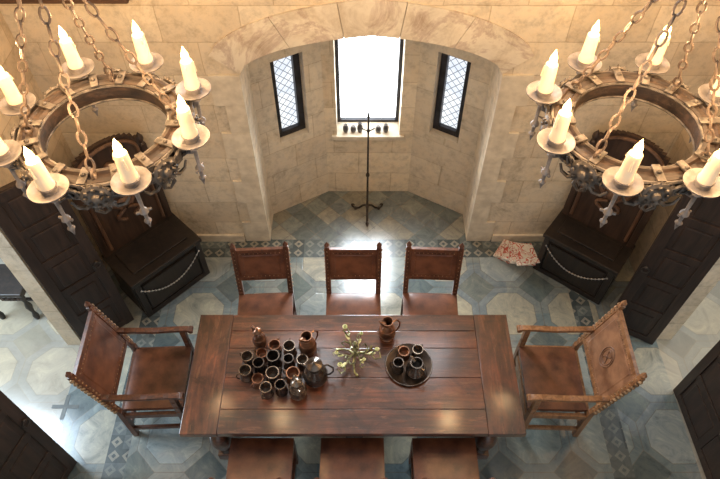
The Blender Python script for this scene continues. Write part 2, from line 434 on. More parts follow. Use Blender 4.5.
window('window_1', w1, h1, .16, M['pane_s'], 1, 1, .065)
window('window_2', w2, h2, .28, M['pane'], 1, 1, .035)
window('window_3', w3, h3, .16, M['pane_s'], 1, 1, .065)
for i, (a, b, c, d) in enumerate(SHEEN_WINS):
    window('window_%d' % (4+i), (Vector((a, YB, 0)), Vector((1, 0, 0)), Vector((0, 1, 0)), 0, b-a), (0, b-a, c, d), .12, M['pane_sheen'], 3, 4, .04)  # added glowing windows above the view, there for their reflections
struct(part('ceiling', M['wall_b'], fn=lambda bm: box(bm, (2.6, 1.1, .1), (AC, 4.81, 2.85))))
struct(part('trim_4', M['sill'], fn=lambda bm: box(bm, (.76, .30, .05), (.085, 4.965, .845), bev=.008)))

def side_wall(name, X, T, s, y0, y1, h):
    def f(bm):
        xc = X+s*T/2
        box(bm, (T, y0+1.2, 6.2), (xc, (y0-1.2)/2, 3.1))
        box(bm, (T, YB-y1, 6.2), (xc, (YB+y1)/2, 3.1))
        box(bm, (T, y1-y0, 6.2-h), (xc, (y0+y1)/2, (6.2+h)/2))
    struct(part(name, M['wall_s'], fn=f))
side_wall('wall_left', XL, .15, -1, 1.30, 2.86, 2.15)
side_wall('wall_right', XR, .15, 1, 1.30, 2.92, 2.15)
struct(part('wall_side_room_left', M['wall_s'], fn=lambda bm: box(bm, (.1, 6.4, 3), (-5.55, 2, 1.5))))
struct(part('wall_side_room_right', M['wall_s'], fn=lambda bm: box(bm, (.1, 6.4, 3), (5.75, 2, 1.5))))
struct(part('trim_5', M['beam'], fn=lambda bm: box(bm, (XR-XL, .22, .26), ((XL+XR)/2, 2.63, 6.05), bev=.02)))
struct(part('trim_6', M['beam'], fn=lambda bm: box(bm, (1.0, .10, .16), (XL+.5, YB-.05, 2.93), bev=.012)))
def f_base(x0, x1):
    return lambda bm: box(bm, (x1-x0, .03, .10), ((x0+x1)/2, YB-.015, .05), bev=.004)
struct(part('baseboard_back', M['sill'], fn=f_base(XL, AX0-.27)))
struct(part('baseboard_back_end', M['sill'], fn=f_base(AX1+.27, XR)))
def f_cross(bm):
    t = .017
    pts = [(-.12, -t), (-t, -t), (-t, -.12), (t, -.12), (t, -t), (.12, -t), (.12, t), (t, t), (t, .11), (-t, .11), (-t, t), (-.12, t)]
    f = bm.faces.new([bm.verts.new((x, y, 0)) for x, y in pts])
    r = bmesh.ops.extrude_face_region(bm, geom=[f])
    for v in r['geom']:
        if isinstance(v, bmesh.types.BMVert): v.co.z = .003
struct(part('trim_7', mottled('slate_inlay', (.04, .045, .04), (.08, .09, .08), 10, .35), fn=f_cross, loc=(-2.64, 2.24, 0)))

def door(name, p_hinge, p_free, h, z0=.01):
    a = Vector((*p_hinge, 0)); b = Vector((*p_free, 0)); d = b-a; W = d.length; ang = math.atan2(d.y, d.x)
    r = bpy.data.objects.new(name, None); COL.objects.link(r); r.location = (a.x, a.y, z0); r.rotation_euler = (0, 0, ang); r['kind'] = 'structure'
    def f(bm):
        box(bm, (W, .04, h), (W/2, 0, h/2))
        for x in (.045, W-.045): box(bm, (.085, .065, h), (x, 0, h/2), bev=.004)
        nr = 5
        for i in range(nr+1): box(bm, (W-.17, .062, .08), (W/2, 0, .045+(h-.09)*i/nr), bev=.004)
        for i in range(nr):
            zc = .045+(h-.09)*(i+.5)/nr
            if W > .6:
                for sx in (-1, 1): box(bm, ((W-.17)/2-.07, .058, h/nr-.14), (W/2+sx*(W-.17)/4, 0, zc), bev=.012)
                box(bm, (.07, .062, h/nr-.07), (W/2, 0, zc), bev=.004)
            else: box(bm, (W-.26, .058, h/nr-.14), (W/2, 0, zc), bev=.012)
    part('door_panel', M['doorwood'], r, fn=f)
    def g(s):
        def q(bm):
            pts = [(W-.05+.03*math.cos(t), s*.045, .98+.035*math.sin(t)) for t in [2*PI*k/12 for k in range(12)]]
            tube(bm, pts, .006, 6, True)
            sph(bm, .014, (W-.05, s*.042, 1.012))
        return q
    part('handle', M['iron'], r, True, fn=g(-1)); part('handle', M['iron'], r, True, fn=g(1))
    return r
door('door_1', (-2.61, 2.84), (-2.24, 3.16), 2.1)
door('door_2', (-2.56, 1.30), (-2.42, 1.76), 2.1)
door('door_3', (2.81, 2.88), (2.40, 3.10), 2.1)
door('door_4', (2.92, 1.33), (2.88, 2.40), 2.1)

# ------------------------------------------------------------------ table
TX0, TX1, TY0, TY1, TZ = -1.35, 1.24, 1.70, 2.73, .77
tb = root('dining_table', ((TX0+TX1)/2, (TY0+TY1)/2, 0), 'long dark reddish-brown walnut refectory table with plank top', 'table')
L = TX1-TX0; W = TY1-TY0
def f_top(bm):
    ys = [-W/2, -.32, -.06, .20, .36, W/2]
    inner = L-.56
    for i in range(5):
        a, b = ys[i], ys[i+1]
        box(bm, (inner-.004, b-a-.0025, .055), (0, (a+b)/2, TZ-.0275-.0012*(i % 2)), bev=.004)
part('tabletop', M['table'], tb, fn=f_top)
for s in (-1, 1):
    def f_end(bm, s=s):
        box(bm, (.28, W+.004, .057), (s*(L/2-.14), 0, TZ-.0285), bev=.006)
    part('breadboard_end', M['table_end'], tb, fn=f_end)
def f_apron(bm):
    for s in (-1, 1):
        box(bm, (L-.40, .03, .10), (0, s*(W/2-.13), TZ-.112), bev=.004)
        box(bm, (.03, W-.24, .10), (s*(L/2-.22), 0, TZ-.112), bev=.004)
part('apron', M['table'], tb, fn=f_apron)
LEG = [(.05, .0), (.055, .02), (.055, .06), (.035, .075), (.05, .10), (.035, .13), (.06, .20), (.085, .30), (.09, .36), (.07, .43), (.04, .47), (.05, .50), (.035, .52), (.055, .55), (.055, .655)]
lg = part('leg', M['table'], tb, True, loc=(-(L/2-.22), -(W/2-.13), 0), fn=lambda bm: (lathe(bm, LEG, 20), box(bm, (.12, .12, .10), (0, 0, .05), bev=.006), box(bm, (.11, .11, .12), (0, 0, .61), bev=.006)))
for sx, sy in ((1, -1), (-1, 1), (1, 1)): link_copy(lg, tb, loc=(sx*(L/2-.22), sy*(W/2-.13), 0))
def f_str(bm):
    for s in (-1, 1): box(bm, (.07, W-.36, .07), (s*(L/2-.22), 0, .065), bev=.006)
    box(bm, (L-.42, .07, .07), (0, 0, .066), bev=.006)
part('stretcher', M['table'], tb, fn=f_str)

# ------------------------------------------------------------------ chairs
def make_chair(name, loc, rz, label, group, w, dp, h, lean, arms=False, wm='chairwood', lm='leather', lb='leather', emblem=False):
    r = root(name, loc, label, 'armchair' if arms else 'chair', rz, group)
    hw = w/2; hd = dp/2; ps = .045
    ax = math.atan2(lean, h-.47)
    def post(s):
        def f(bm):
            box(bm, (ps, ps, .50), (s*(hw-ps/2), hd-ps/2, .25), bev=.004)
            ln = math.hypot(lean, h-.48)
            box(bm, (ps, ps*.85, ln), (s*(hw-ps/2), hd-ps/2+lean/2, .48+(h-.48)/2), (-ax, 0, 0), bev=.004)
            lathe(bm, [(.012, 0), (.02, .012), (.024, .026), (.016, .04), (.006, .062), (.001, .07)], 10, TR((s*(hw-ps/2), hd-ps/2+lean, h-.004)))
        return f
    part('post', M[wm], r, fn=post(-1)); part('post', M[wm], r, fn=post(1))
    lh = .72 if arms else .44
    def fleg(bm):
        box(bm, (ps, ps, lh), (0, 0, lh/2), bev=.004)
        if arms: lathe(bm, [(.03, .48), (.02, .50), (.03, .56), (.018, .62), (.028, .66)], 12)
    a = part('leg', M[wm], r, loc=(-(hw-ps/2), -(hd-ps/2), 0), fn=fleg); link_copy(a, r, loc=((hw-ps/2), -(hd-ps/2), 0))
    def stb(size, at): part('stretcher', M[wm], r, loc=at, fn=lambda bm: box(bm, size, bev=.003))
    for s in (-1, 1):
        stb((.028, dp-2*ps, .04), (s*(hw-ps/2), 0, .14)); stb((.03, dp-2*ps, .06), (s*(hw-ps/2), 0, .40))
    stb((w-2*ps, .028, .09), (0, -(hd-ps/2), .28)); stb((w-2*ps, .028, .06), (0, -(hd-ps/2), .40))
    stb((w-2*ps, .028, .06), (0, (hd-ps/2), .40)); stb((w-2*ps, .028, .05), (0, (hd-ps/2), .18))
    def fseat(bm):
        nx, ny = 10, 8; sx = w-(2*ps if arms else .0)-.004; y0 = -hd-.005; y1 = hd-ps-.002
        gt = [[None]*(ny+1) for _ in range(nx+1)]; gb = [[None]*(ny+1) for _ in range(nx+1)]
        for i in range(nx+1):
            for j in range(ny+1):
                u = i/nx*2-1; v = j/ny*2-1
                z = .475+.016*(1-abs(u)**4)*(1-abs(v)**4)-.014*max(0, 1-(u*u+v*v))
                x = u*sx/2; y = (y0+y1)/2+v*(y1-y0)/2
                gt[i][j] = bm.verts.new((x, y, z)); gb[i][j] = bm.verts.new((x, y, .432))
        for i in range(nx):
            for j in range(ny):
                bm.faces.new((gt[i][j], gt[i+1][j], gt[i+1][j+1], gt[i][j+1])); bm.faces.new((gb[i][j], gb[i][j+1], gb[i+1][j+1], gb[i+1][j]))
        for i in range(nx):
            bm.faces.new((gt[i][0], gb[i][0], gb[i+1][0], gt[i+1][0])); bm.faces.new((gt[i][ny], gt[i+1][ny], gb[i+1][ny], gb[i][ny]))
        for j in range(ny):
            bm.faces.new((gt[0][j], gt[0][j+1], gb[0][j+1], gb[0][j])); bm.faces.new((gt[nx][j], gb[nx][j], gb[nx][j+1], gt[nx][j+1]))
    part('seat', M[lm], r, True, fn=fseat)
    zb0, zb1 = (.60, h-.05) if arms else (.66, h-.035)
    def pos(z): return hd-ps/2+lean*(z-.48)/(h-.48)
    zc = (zb0+zb1)/2; bh = (zb1-zb0)
    BT = TR((0, pos(zc), zc), (-ax, 0, 0))
    part('backrest', M[lb], r, fn=lambda bm: (box(bm, (w-2*ps+.01, .026, bh), (0, 0, 0), bev=.01, pre=BT), box(bm, (w-2*ps-.08, .034, bh-.09), (0, 0, 0), bev=.012, pre=BT)))
    for z in (zb0, zb1):
        part('rail', M[wm], r, fn=lambda bm: box(bm, (w-2*ps+.002, .036, .035), (0, 0, z-zc), bev=.004, pre=BT))
    def fstud(bm):
        k = 13 if arms else 10
        for i in range(k):
            t = (i+.5)/k*2-1
            for z in (zb0-zc+.03, zb1-zc-.03):
                p = BT @ Vector((t*(w/2-ps-.015), -.013, z)); sph(bm, .005 if not arms else .0065, p, u=6, v=4)
        kk = 14 if arms else 11
        for i in range(kk):
            z = .54+(h-.58)*i/(kk-1)
            for s in (-1, 1):
                sph(bm, .020 if arms else .008, (s*(hw+.001), pos(z)+.0, z), u=8, v=5)
                sph(bm, .010 if arms else .0055, (s*(hw-ps/2), pos(z)-ps*.43, z), u=6, v=4)
        for i in range(9):
            t = (i+.5)/9*2-1; sph(bm, .005, (t*(hw-.03), -hd-.005, .455), u=6, v=4)
    o = part('stud_trim', M['stud'], r, True, fn=fstud); o['kind'] = 'stuff'
    if arms:
        def farm(bm):
            yb = pos(.74)
            pts = [(0, -hd-.05, .728), (0, -hd-.02, .742), (0, -hd+.08, .742), (0, 0, .732), (0, yb-.06, .75), (0, yb-.0, .76)]
            for i in range(len(pts)-1):
                a = Vector(pts[i]); b = Vector(pts[i+1]); d = b-a
                box(bm, (.046, d.length+.012, .032), tuple((a+b)/2), (math.atan2(d.z, d.y), 0, 0), bev=.006)
            tube(bm, [(-.026, -hd-.05, .73), (.026, -hd-.05, .73)], .022, 12)
        a = part('armrest', M[wm], r, True, loc=(-(hw-ps/2), 0, 0), fn=farm); link_copy(a, r, loc=((hw-ps/2), 0, 0))
    if emblem:
        def fe(bm):
            for R, rr in ((.075, .006), (.058, .004)):
                tube(bm, [BT @ Vector((R*math.cos(t), -.018, R*1.35*math.sin(t))) for t in [2*PI*k/24 for k in range(24)]], rr, 6, True)
            tube(bm, [BT @ Vector((.028*math.sin(t*2), -.018, .06*math.cos(t))) for t in [2*PI*k/24 for k in range(24)]], .005, 6, True)
            sph(bm, .014, BT @ Vector((0, -.016, .0)))
        part('emblem', M['emb'], r, True, fn=fe, label='worn oval crest embossed in the leather')
    return r
g1 = 'side chairs around the table'
side = 'low-backed side chair with studded brown leather, tucked at the table'
c = make_chair('dining_chair', (-.86, 2.97, 0), .05, side, g1, .50, .42, 1.03, .10)
for x, y, rz in ((-.06, 2.97, 0), (.64, 2.97, -.04)): dup(c, (x, y, 0), rz)
for x in (-.77, -.06, .66): dup(c, (x, 1.565, 0), PI)
c = make_chair('armchair', (-1.72, 2.30, 0), PI/2+.04, 'dark wood armchair with brown leather back at the table end', 'armchairs at the table ends', .64, .52, 1.15, .16, True)
c2 = make_chair('armchair', (1.64, 2.30, 0), -PI/2-.03, 'honey-coloured wood armchair with crested tan leather back', 'armchairs at the table ends', .66, .52, 1.15, .18, True, 'lightwood', 'leather', 'leather2', True)

# ------------------------------------------------------------------ tableware
TP = TZ+.001
def mug(loc, rz, label, mat, R=.042, H=.105, group='pewter drinking vessels on the table'):
    r = root('tankard', loc, label, 'mug', rz, group)
    prof = [(.001, 0), (R*1.1, 0), (R*1.13, .008), (R, .02), (R*.96, H*.3), (R*.99, H*.33), (R*.94, H*.37), (R*.91, H*.92), (R*1.0, H), (R*.86, H), (R*.84, H*.5), (R*.82, .014), (.001, .012)]
    part('body', mat, r, True, fn=lambda bm: lathe(bm, prof, 22))
    part('handle', mat, r, True, fn=lambda bm: tube(bm, [(R*.9, 0, H*.86), (R*1.3, 0, H*.90), (R*1.55, 0, H*.72), (R*1.5, 0, H*.42), (R*1.22, 0, H*.2), (R*.95, 0, H*.2)], .0055, 7))
    return r
def jug(name, loc, rz, label, mat, R=.065, H=.22, lid=True, group=None):
    r = root(name, loc, label, 'jug', rz, group)
    prof = [(.001, 0), (R*.75, 0), (R*.78, .01), (R*.62, .02), (R*.95, H*.2), (R*1.05, H*.36), (R*.85, H*.56), (R*.5, H*.72), (R*.46, H*.82), (R*.62, H*.97), (R*.66, H), (R*.58, H), (R*.40, H*.82), (R*.42, H*.72), (R*.7, H*.5), (R*.8, H*.3), (.001, .03)]
    def fb(bm):
        lathe(bm, prof, 26)
        for z, q in ((H*.2, .96), (H*.56, .86), (H*.74, .5)):
            tube(bm, [(R*q*math.cos(t), R*q*math.sin(t), z) for t in [2*PI*k/24 for k in range(24)]], .0035, 5, True)
    part('body', mat, r, True, fn=fb)
    part('handle', mat, r, True, fn=lambda bm: tube(bm, [(R*.55, 0, H*.92), (R*1.1, 0, H*.98), (R*1.5, 0, H*.8), (R*1.5, 0, H*.55), (R*1.2, 0, H*.36), (R*.98, 0, H*.34)], .007, 8))
    part('spout', mat, r, True, fn=lambda bm: tube(bm, [(-R*.4, 0, H*.86), (-R*.66, 0, H*.95), (-R*.95, 0, H*1.02)], [.022, .018, .008], 10))
    if lid: part('lid', mat, r, True, loc=(0, 0, H), fn=lambda bm: lathe(bm, [(R*.68, 0), (R*.66, .006), (R*.4, .02), (R*.15, .028), (.008, .034), (.012, .044), (.001, .052)], 20))
    return r
items = [(-.87, 2.47, .066, 'j1'), (-.40, 2.40, .082, 'j2'), (-.48, 2.02, .076, 'j3'), (-.28, 2.14, .102, 'j4'),
         (-.91, 2.28, .060, 'A'), (-.79, 2.22, .054, 'B'), (-.72, 2.37, .063, 'C'), (-.93, 2.12, .058, 'A'), (-.83, 2.36, .052, 'C'), (-.68, 2.24, .064, 'B'),
         (-.84, 2.09, .053, 'C'), (-.72, 2.10, .063, 'A'), (-.64, 2.01, .054, 'B'), (-.54, 2.34, .059, 'A'), (-.52, 2.15, .063, 'C'),
         (-.44, 2.27, .053, 'A'), (-.78, 2.00, .056, 'A'), (-.58, 2.24, .052, 'B')]
P = [Vector((a, b)) for a, b, c_, d_ in items]; Rr = [c_ for a, b, c_, d_ in items]
CC = Vector((-.62, 2.24))
for it in range(600):
    if it < 350:
        for i in range(len(P)): P[i] += (CC-P[i])*.0012
    for i in range(len(P)):
        for j in range(i+1, len(P)):
            d = P[j]-P[i]; m_ = (Rr[i]+Rr[j])*1.03
            if d.length < m_:
                push = d.normalized()*(m_-d.length)*.5
                P[i] -= push; P[j] += push
def best_angle(i, reach):
    best = None
    for k in range(36):
        a = 2*PI*k/36; q = P[i]+Vector((math.cos(a), math.sin(a)))*reach
        m_ = min((P[j]-q).length-Rr[j] for j in range(len(P)) if j != i)+random.uniform(0, .004)
        if best is None or m_ > best[0]: best = (m_, a)
    return best[1]
gj = 'lidded jugs on the table'
masters = {}
pl = {'A': 'small brown pewter tankard in the cluster on the table', 'B': 'dark pewter tankard in the cluster on the table', 'C': 'copper beaker mug in the cluster on the table'}
pmats = {'A': (M['pewter'], .048, .12), 'B': (M['dpewter'], .046, .14), 'C': (M['copper'], .049, .095)}
for i, ((x0, y0, rr, k), p) in enumerate(zip(items, P)):
    a = best_angle(i, .075); l3 = (p.x, p.y, TP)
    if k == 'j1': jug('jug', l3, a, 'slender copper-brown lidded flagon beside the tankards', M['copper'], .056, .22, True, gj)
    elif k == 'j2': jug('jug', l3, a, 'open copper pitcher standing behind the tankards', M['copper'], .070, .24, False, gj)
    elif k == 'j3': jug('jug', l3, a, 'brown pewter flagon at the edge of the tankards', M['pewter'], .066, .22, True, gj)
    elif k == 'j4': jug('jug', l3, a, 'large dark pewter flagon with lid beside the tankards', M['dpewter'], .094, .25, True, gj)
    elif k in masters: dup(masters[k], l3, a, sc=rr/.057)
    else: masters[k] = mug(l3, a, pl[k], *pmats[k])
jug('jug', (.22, 2.52, TP), .2, 'tall copper jug standing beside the round tray', M['copper'], .068, .25, False, gj)
tr = root('serving_tray', (.39, 2.26, TP+.001), 'round dark metal tray with raised rim on the table', 'tray')
part('tray_plate', M['tray'], tr, True, fn=lambda bm: lathe(bm, [(.001, 0), (.16, 0), (.182, .010), (.184, .018), (.178, .018), (.158, .005), (.001, .004)], 40))
part('rim', M['dpewter'], tr, True, fn=lambda bm: tube(bm, [(.184*math.cos(t), .184*math.sin(t), .018) for t in [2*PI*k/40 for k in range(40)]], .005, 6, True))
TT = TP+.0065
jug('jug', (.44, 2.20, TT), -.9, 'squat dark pewter jug standing on the round tray', M['dpewter'], .075, .16, False, gj)
dup(masters['C'], (.35, 2.34, TT), 2.2, 'copper beaker mug standing on the round tray', .92)
dup(masters['A'], (.46, 2.345, TT), .9, 'brown pewter mug standing on the round tray', .9)
dup(masters['B'], (.30, 2.22, TT), 3.0, 'dark pewter mug standing on the round tray', .92)
# small branching candelabrum
cb = root('table_candelabrum', (-.04, 2.33, TP), 'small dark brass branching candelabrum with yellow-green leaves on the table', 'candelabrum')
cb.scale = (1.35, 1.35, .95)
for t in (0.3, 2.4, 4.5):
    part('foot', M['brass'], cb, True, fn=lambda bm: tube(bm, [(0, 0, .05), (.05*math.cos(t), .05*math.sin(t), .045), (.10*math.cos(t+.2), .10*math.sin(t+.2), .01), (.125*math.cos(t+.35), .125*math.sin(t+.35), .012)], [.008, .007, .006, .008], 7))
part('stem', M['brass'], cb, True, fn=lambda bm: lathe(bm, [(.008, .04), (.016, .05), (.009, .07), (.009, .13), (.018, .15), (.008, .17), (.007, .24), (.013, .25), (.001, .27)], 12))
def fbr(q):
    def f(bm):
        tube(bm, [(0, 0, .10), (.04, .01*q, .08), (.09, -.01*q, .09), (.125, .01, .13+.02*q), (.13, 0, .165)], [.006, .006, .005, .005, .005], 7)
        tube(bm, [(.06, 0, .083), (.075, .03, .11), (.06, .05, .14), (.04, .04, .125)], [.005, .005, .004, .003], 6)
        tube(bm, [(.09, 0, .09), (.12, -.035*q, .08), (.15, -.03*q, .10), (.145, 0, .115)], [.005, .005, .004, .003], 6)
    return f
def facc(bm):
    lathe(bm, [(.004, .16), (.013, .172), (.014, .178), (.008, .176), (.008, .195), (.005, .195), (.004, .175)], 12, TR((.13, 0, 0)))
for k, (da, sc_, q) in enumerate(((0, 1.0, 1), (.15, .8, -1), (-.1, 1.12, .6), (.2, .85, 1), (-.15, 1.05, -.7), (.05, .75, .9))):
    o = part('branch', M['brass'], cb, True, rot=(0, 0, k*2*PI/6+da), fn=fbr(q)); o.scale = (sc_, sc_, .85+.25*(k % 3)/2)
    o2 = part('cup', M['accent'], o, True, fn=facc, label='yellow-green enamelled candle cup')
    o3 = part('leaf', M['accent'], o, True, fn=lambda bm: sph(bm, .012, (.10, 0, .095), (2.0, .8, .4), 8, 5), label='yellow-green enamelled leaf')

# ------------------------------------------------------------------ chandeliers
def chandelier(cx, cy, zz, phase, label):
    r = root('chandelier', (cx, cy, zz), label, 'chandelier', 0, 'pair of ring chandeliers')
    def fring(bm):
        n = 48; pr = [(.355, -.06), (.45, -.06), (.458, -.045), (.458, .04), (.45, .055), (.43, .06), (.42, .045), (.385, .045), (.375, .06), (.355, .055), (.348, .035), (.348, -.045)]
        K = len(pr)
        rings = [[bm.verts.new((q*math.cos(2*PI*i/n), q*math.sin(2*PI*i/n), z-.07)) for q, z in pr] for i in range(n)]
        for i in range(n):
            a, b = rings[i], rings[(i+1) % n]
            for k in range(K): bm.faces.new((a[k], b[k], b[(k+1) % K], a[(k+1) % K]))
    part('ring', M['ringw'], r, True, fn=fring)
    def fbands(bm):
        for z in (-.122, -.026):
            tube(bm, [((.457+.003*math.sin(k*5))*math.cos(t), (.457+.003*math.sin(k*5))*math.sin(t), z) for k, t in [(k, 2*PI*k/48) for k in range(48)]], .011, 6, True)
            tube(bm, [(.35*math.cos(t), .35*math.sin(t), z) for t in [2*PI*k/48 for k in range(48)]], .009, 6, True)
        for k in range(16):
            a = 2*PI*k/16
            box(bm, (.12, .045, .012), (.403*math.cos(a), .403*math.sin(a), -.008), (0, 0, a), bev=.003)
            box(bm, (.012, .045, .12), (.463*math.cos(a), .463*math.sin(a), -.072), (0, 0, a), bev=.003)
            sph(bm, .014, (.403*math.cos(a), .403*math.sin(a), .0), u=6, v=5)
            b = a+PI/16; c_, s_ = math.cos(b), math.sin(b)
            tube(bm, [(.455*c_, .455*s_, -.07), (.50*c_, .50*s_, -.075), (.535*c_, .535*s_, -.06)], [.012, .008, .002], 6)
            tube(bm, [(.468*math.cos(b+t*.11), .468*math.sin(b+t*.11), -.075+.034*math.sin(t*PI)) for t in [-1+k2*.25 for k2 in range(9)]], .009, 5)
            tube(bm, [(.468*math.cos(b+t*.11), .468*math.sin(b+t*.11), -.075-.034*math.sin(t*PI)) for t in [-1+k2*.25 for k2 in range(9)]], .009, 5)
    part('iron_band', M['plaque'], r, True, fn=fbands)
    def frose(bm):
        mt = TR((.482, 0, -.085), (0, PI/2, 0))
        lathe(bm, [(.001, -.008), (.078, -.008), (.083, .004), (.065, .014), (.050, .007), (.030, .010), (.022, .028), (.001, .035)], 18, mt)
        for k in range(8):
            a = 2*PI*k/8; sph(bm, .014, (.494, .057*math.cos(a), -.085+.057*math.sin(a)), u=6, v=4)
        for k in range(12):
            a = 2*PI*k/12; tube(bm, [(.482, .075*math.cos(a), -.085+.075*math.sin(a)), (.482, .10*math.cos(a), -.085+.10*math.sin(a))], [.009, .002], 5)
        for s in (-1, 1):
            pts = []
            for k in range(12):
                t = k/11; a = t*4.6; rr = .06*(1-t*.7)
                pts.append((.474-.02*t, s*(.14-rr*math.cos(a)), -.08+rr*math.sin(a)))
            tube(bm, pts, [.013*(1-.5*k/11) for k in range(12)], 6)
            tube(bm, [(.476, s*.045, -.14), (.474, s*.08, -.172), (.47, s*.125, -.165), (.46, s*.15, -.13)], [.013, .012, .010, .007], 6)
            tube(bm, [(.476, s*.025, -.15), (.476, s*.035, -.19), (.476, 0, -.22)], [.012, .012, .007], 6)
    ro = part('rosette', M['plaque'], r, True, rot=(0, 0, phase+PI/8), fn=frose, label='grey iron rosette with scrolls')
    for k in range(1, 8): link_copy(ro, r, rot=(0, 0, phase+PI/8+k*PI/4))
    PR = .53
    def fcup(bm):
        lathe(bm, [(.001, -.012), (.035, -.012), (.08, -.002), (.100, .012), (.102, .021), (.096, .021), (.074, .008), (.042, .002), (.042, .03), (.048, .035), (.042, .038), (.001, .036)], 28, TR((PR, 0, 0)))
        tube(bm, [(.44, 0, -.08), (.47, 0, -.11), (.51, 0, -.10), (PR, 0, -.05), (PR, 0, -.01)], [.014, .013, .012, .012, .016], 8)
    def ffin(bm):
        lathe(bm, [(.016, -.012), (.012, -.04), (.030, -.06), (.012, -.08), (.010, -.19), (.024, -.21), (.026, -.225), (.012, -.24), (.010, -.28), (.022, -.295), (.014, -.31), (.001, -.355)], 12, TR((PR, 0, 0)))
        box(bm, (.014, .085, .014), (PR, 0, -.218), bev=.003)
    cu = part('drip_pan', M['pan'], r, True, fn=fcup); fi = part('finial', M['pan'], r, True, fn=ffin)
    def fcan(bm):
        lathe(bm, [(.001, .036), (.042, .036), (.044, .05), (.039, .07), (.038, .12), (.035, .205), (.032, .211), (.014, .214), (.001, .215)], 18, TR((PR, 0, 0)))
        tube(bm, [(PR+.037, .0, .19), (PR+.039, .002, .15), (PR+.040, .004, .125)], [.004, .006, .007], 6)
        tube(bm, [(PR-.019, -.031, .19), (PR-.020, -.034, .165)], [.004, .006], 6)
    def ffl(bm):
        lathe(bm, [(.010, .211), (.017, .220), (.022, .236), (.020, .254), (.012, .274), (.004, .296), (.0005, .304)], 14, TR((PR, 0, 0)))
    ca = part('candle', M['wax'], r, True, fn=fcan); fm = part('flame', M['flame'], ca, True, fn=ffl, label='glowing flame-shaped bulb')
    for k in range(8):
        a = phase+k*PI/4
        if k == 0:
            for o in (cu, fi, ca): o.rotation_euler = (0, 0, a)
        else:
            link_copy(cu, r, rot=(0, 0, a)); link_copy(fi, r, rot=(0, 0, a)); q = link_copy(ca, r, rot=(0, 0, a)); link_copy(fm, q)
        ld = bpy.data.lights.new('candle_light', 'POINT'); ld.energy = 14; ld.color = (1, .62, .29); ld.shadow_soft_size = .03
        lo = bpy.data.objects.new('candle_light', ld); COL.objects.link(lo); lo.parent = r
        lo.location = (PR*math.cos(a), PR*math.sin(a), .37)
    def fch(bm):
        chain(bm, (.403, 0, .02), (.05, 0, .98), .092, .007, .019)
        tube(bm, [(.403+.026*math.cos(t), 0, .001+.026*math.sin(t)) for t in [2*PI*k/12 for k in range(12)]], .009, 6, True)
    ch = part('chain', M['chain'], r, True, rot=(0, 0, phase+PI/8), fn=fch)
    for k in range(1, 4): link_copy(ch, r, rot=(0, 0, phase+PI/8+k*PI/2))
    def fhub(bm):
        lathe(bm, [(.001, .94), (.02, .95), (.05, .96), (.065, .99), (.05, 1.02), (.02, 1.04), (.014, 1.08), (.001, 1.10)], 18)
        chain(bm, (0, 0, 1.08), (0, 0, 5.93-zz), .11, .009, .026)
    part('suspension_hub', M['iron'], r, True, fn=fhub)
    return r
clab = 'round dark wood and iron ring chandelier with eight candle lights'
chandelier(-1.42, 2.62, 3.0, math.radians(-15), clab)
chandelier(1.54, 2.64, 3.0, math.radians(21), clab)

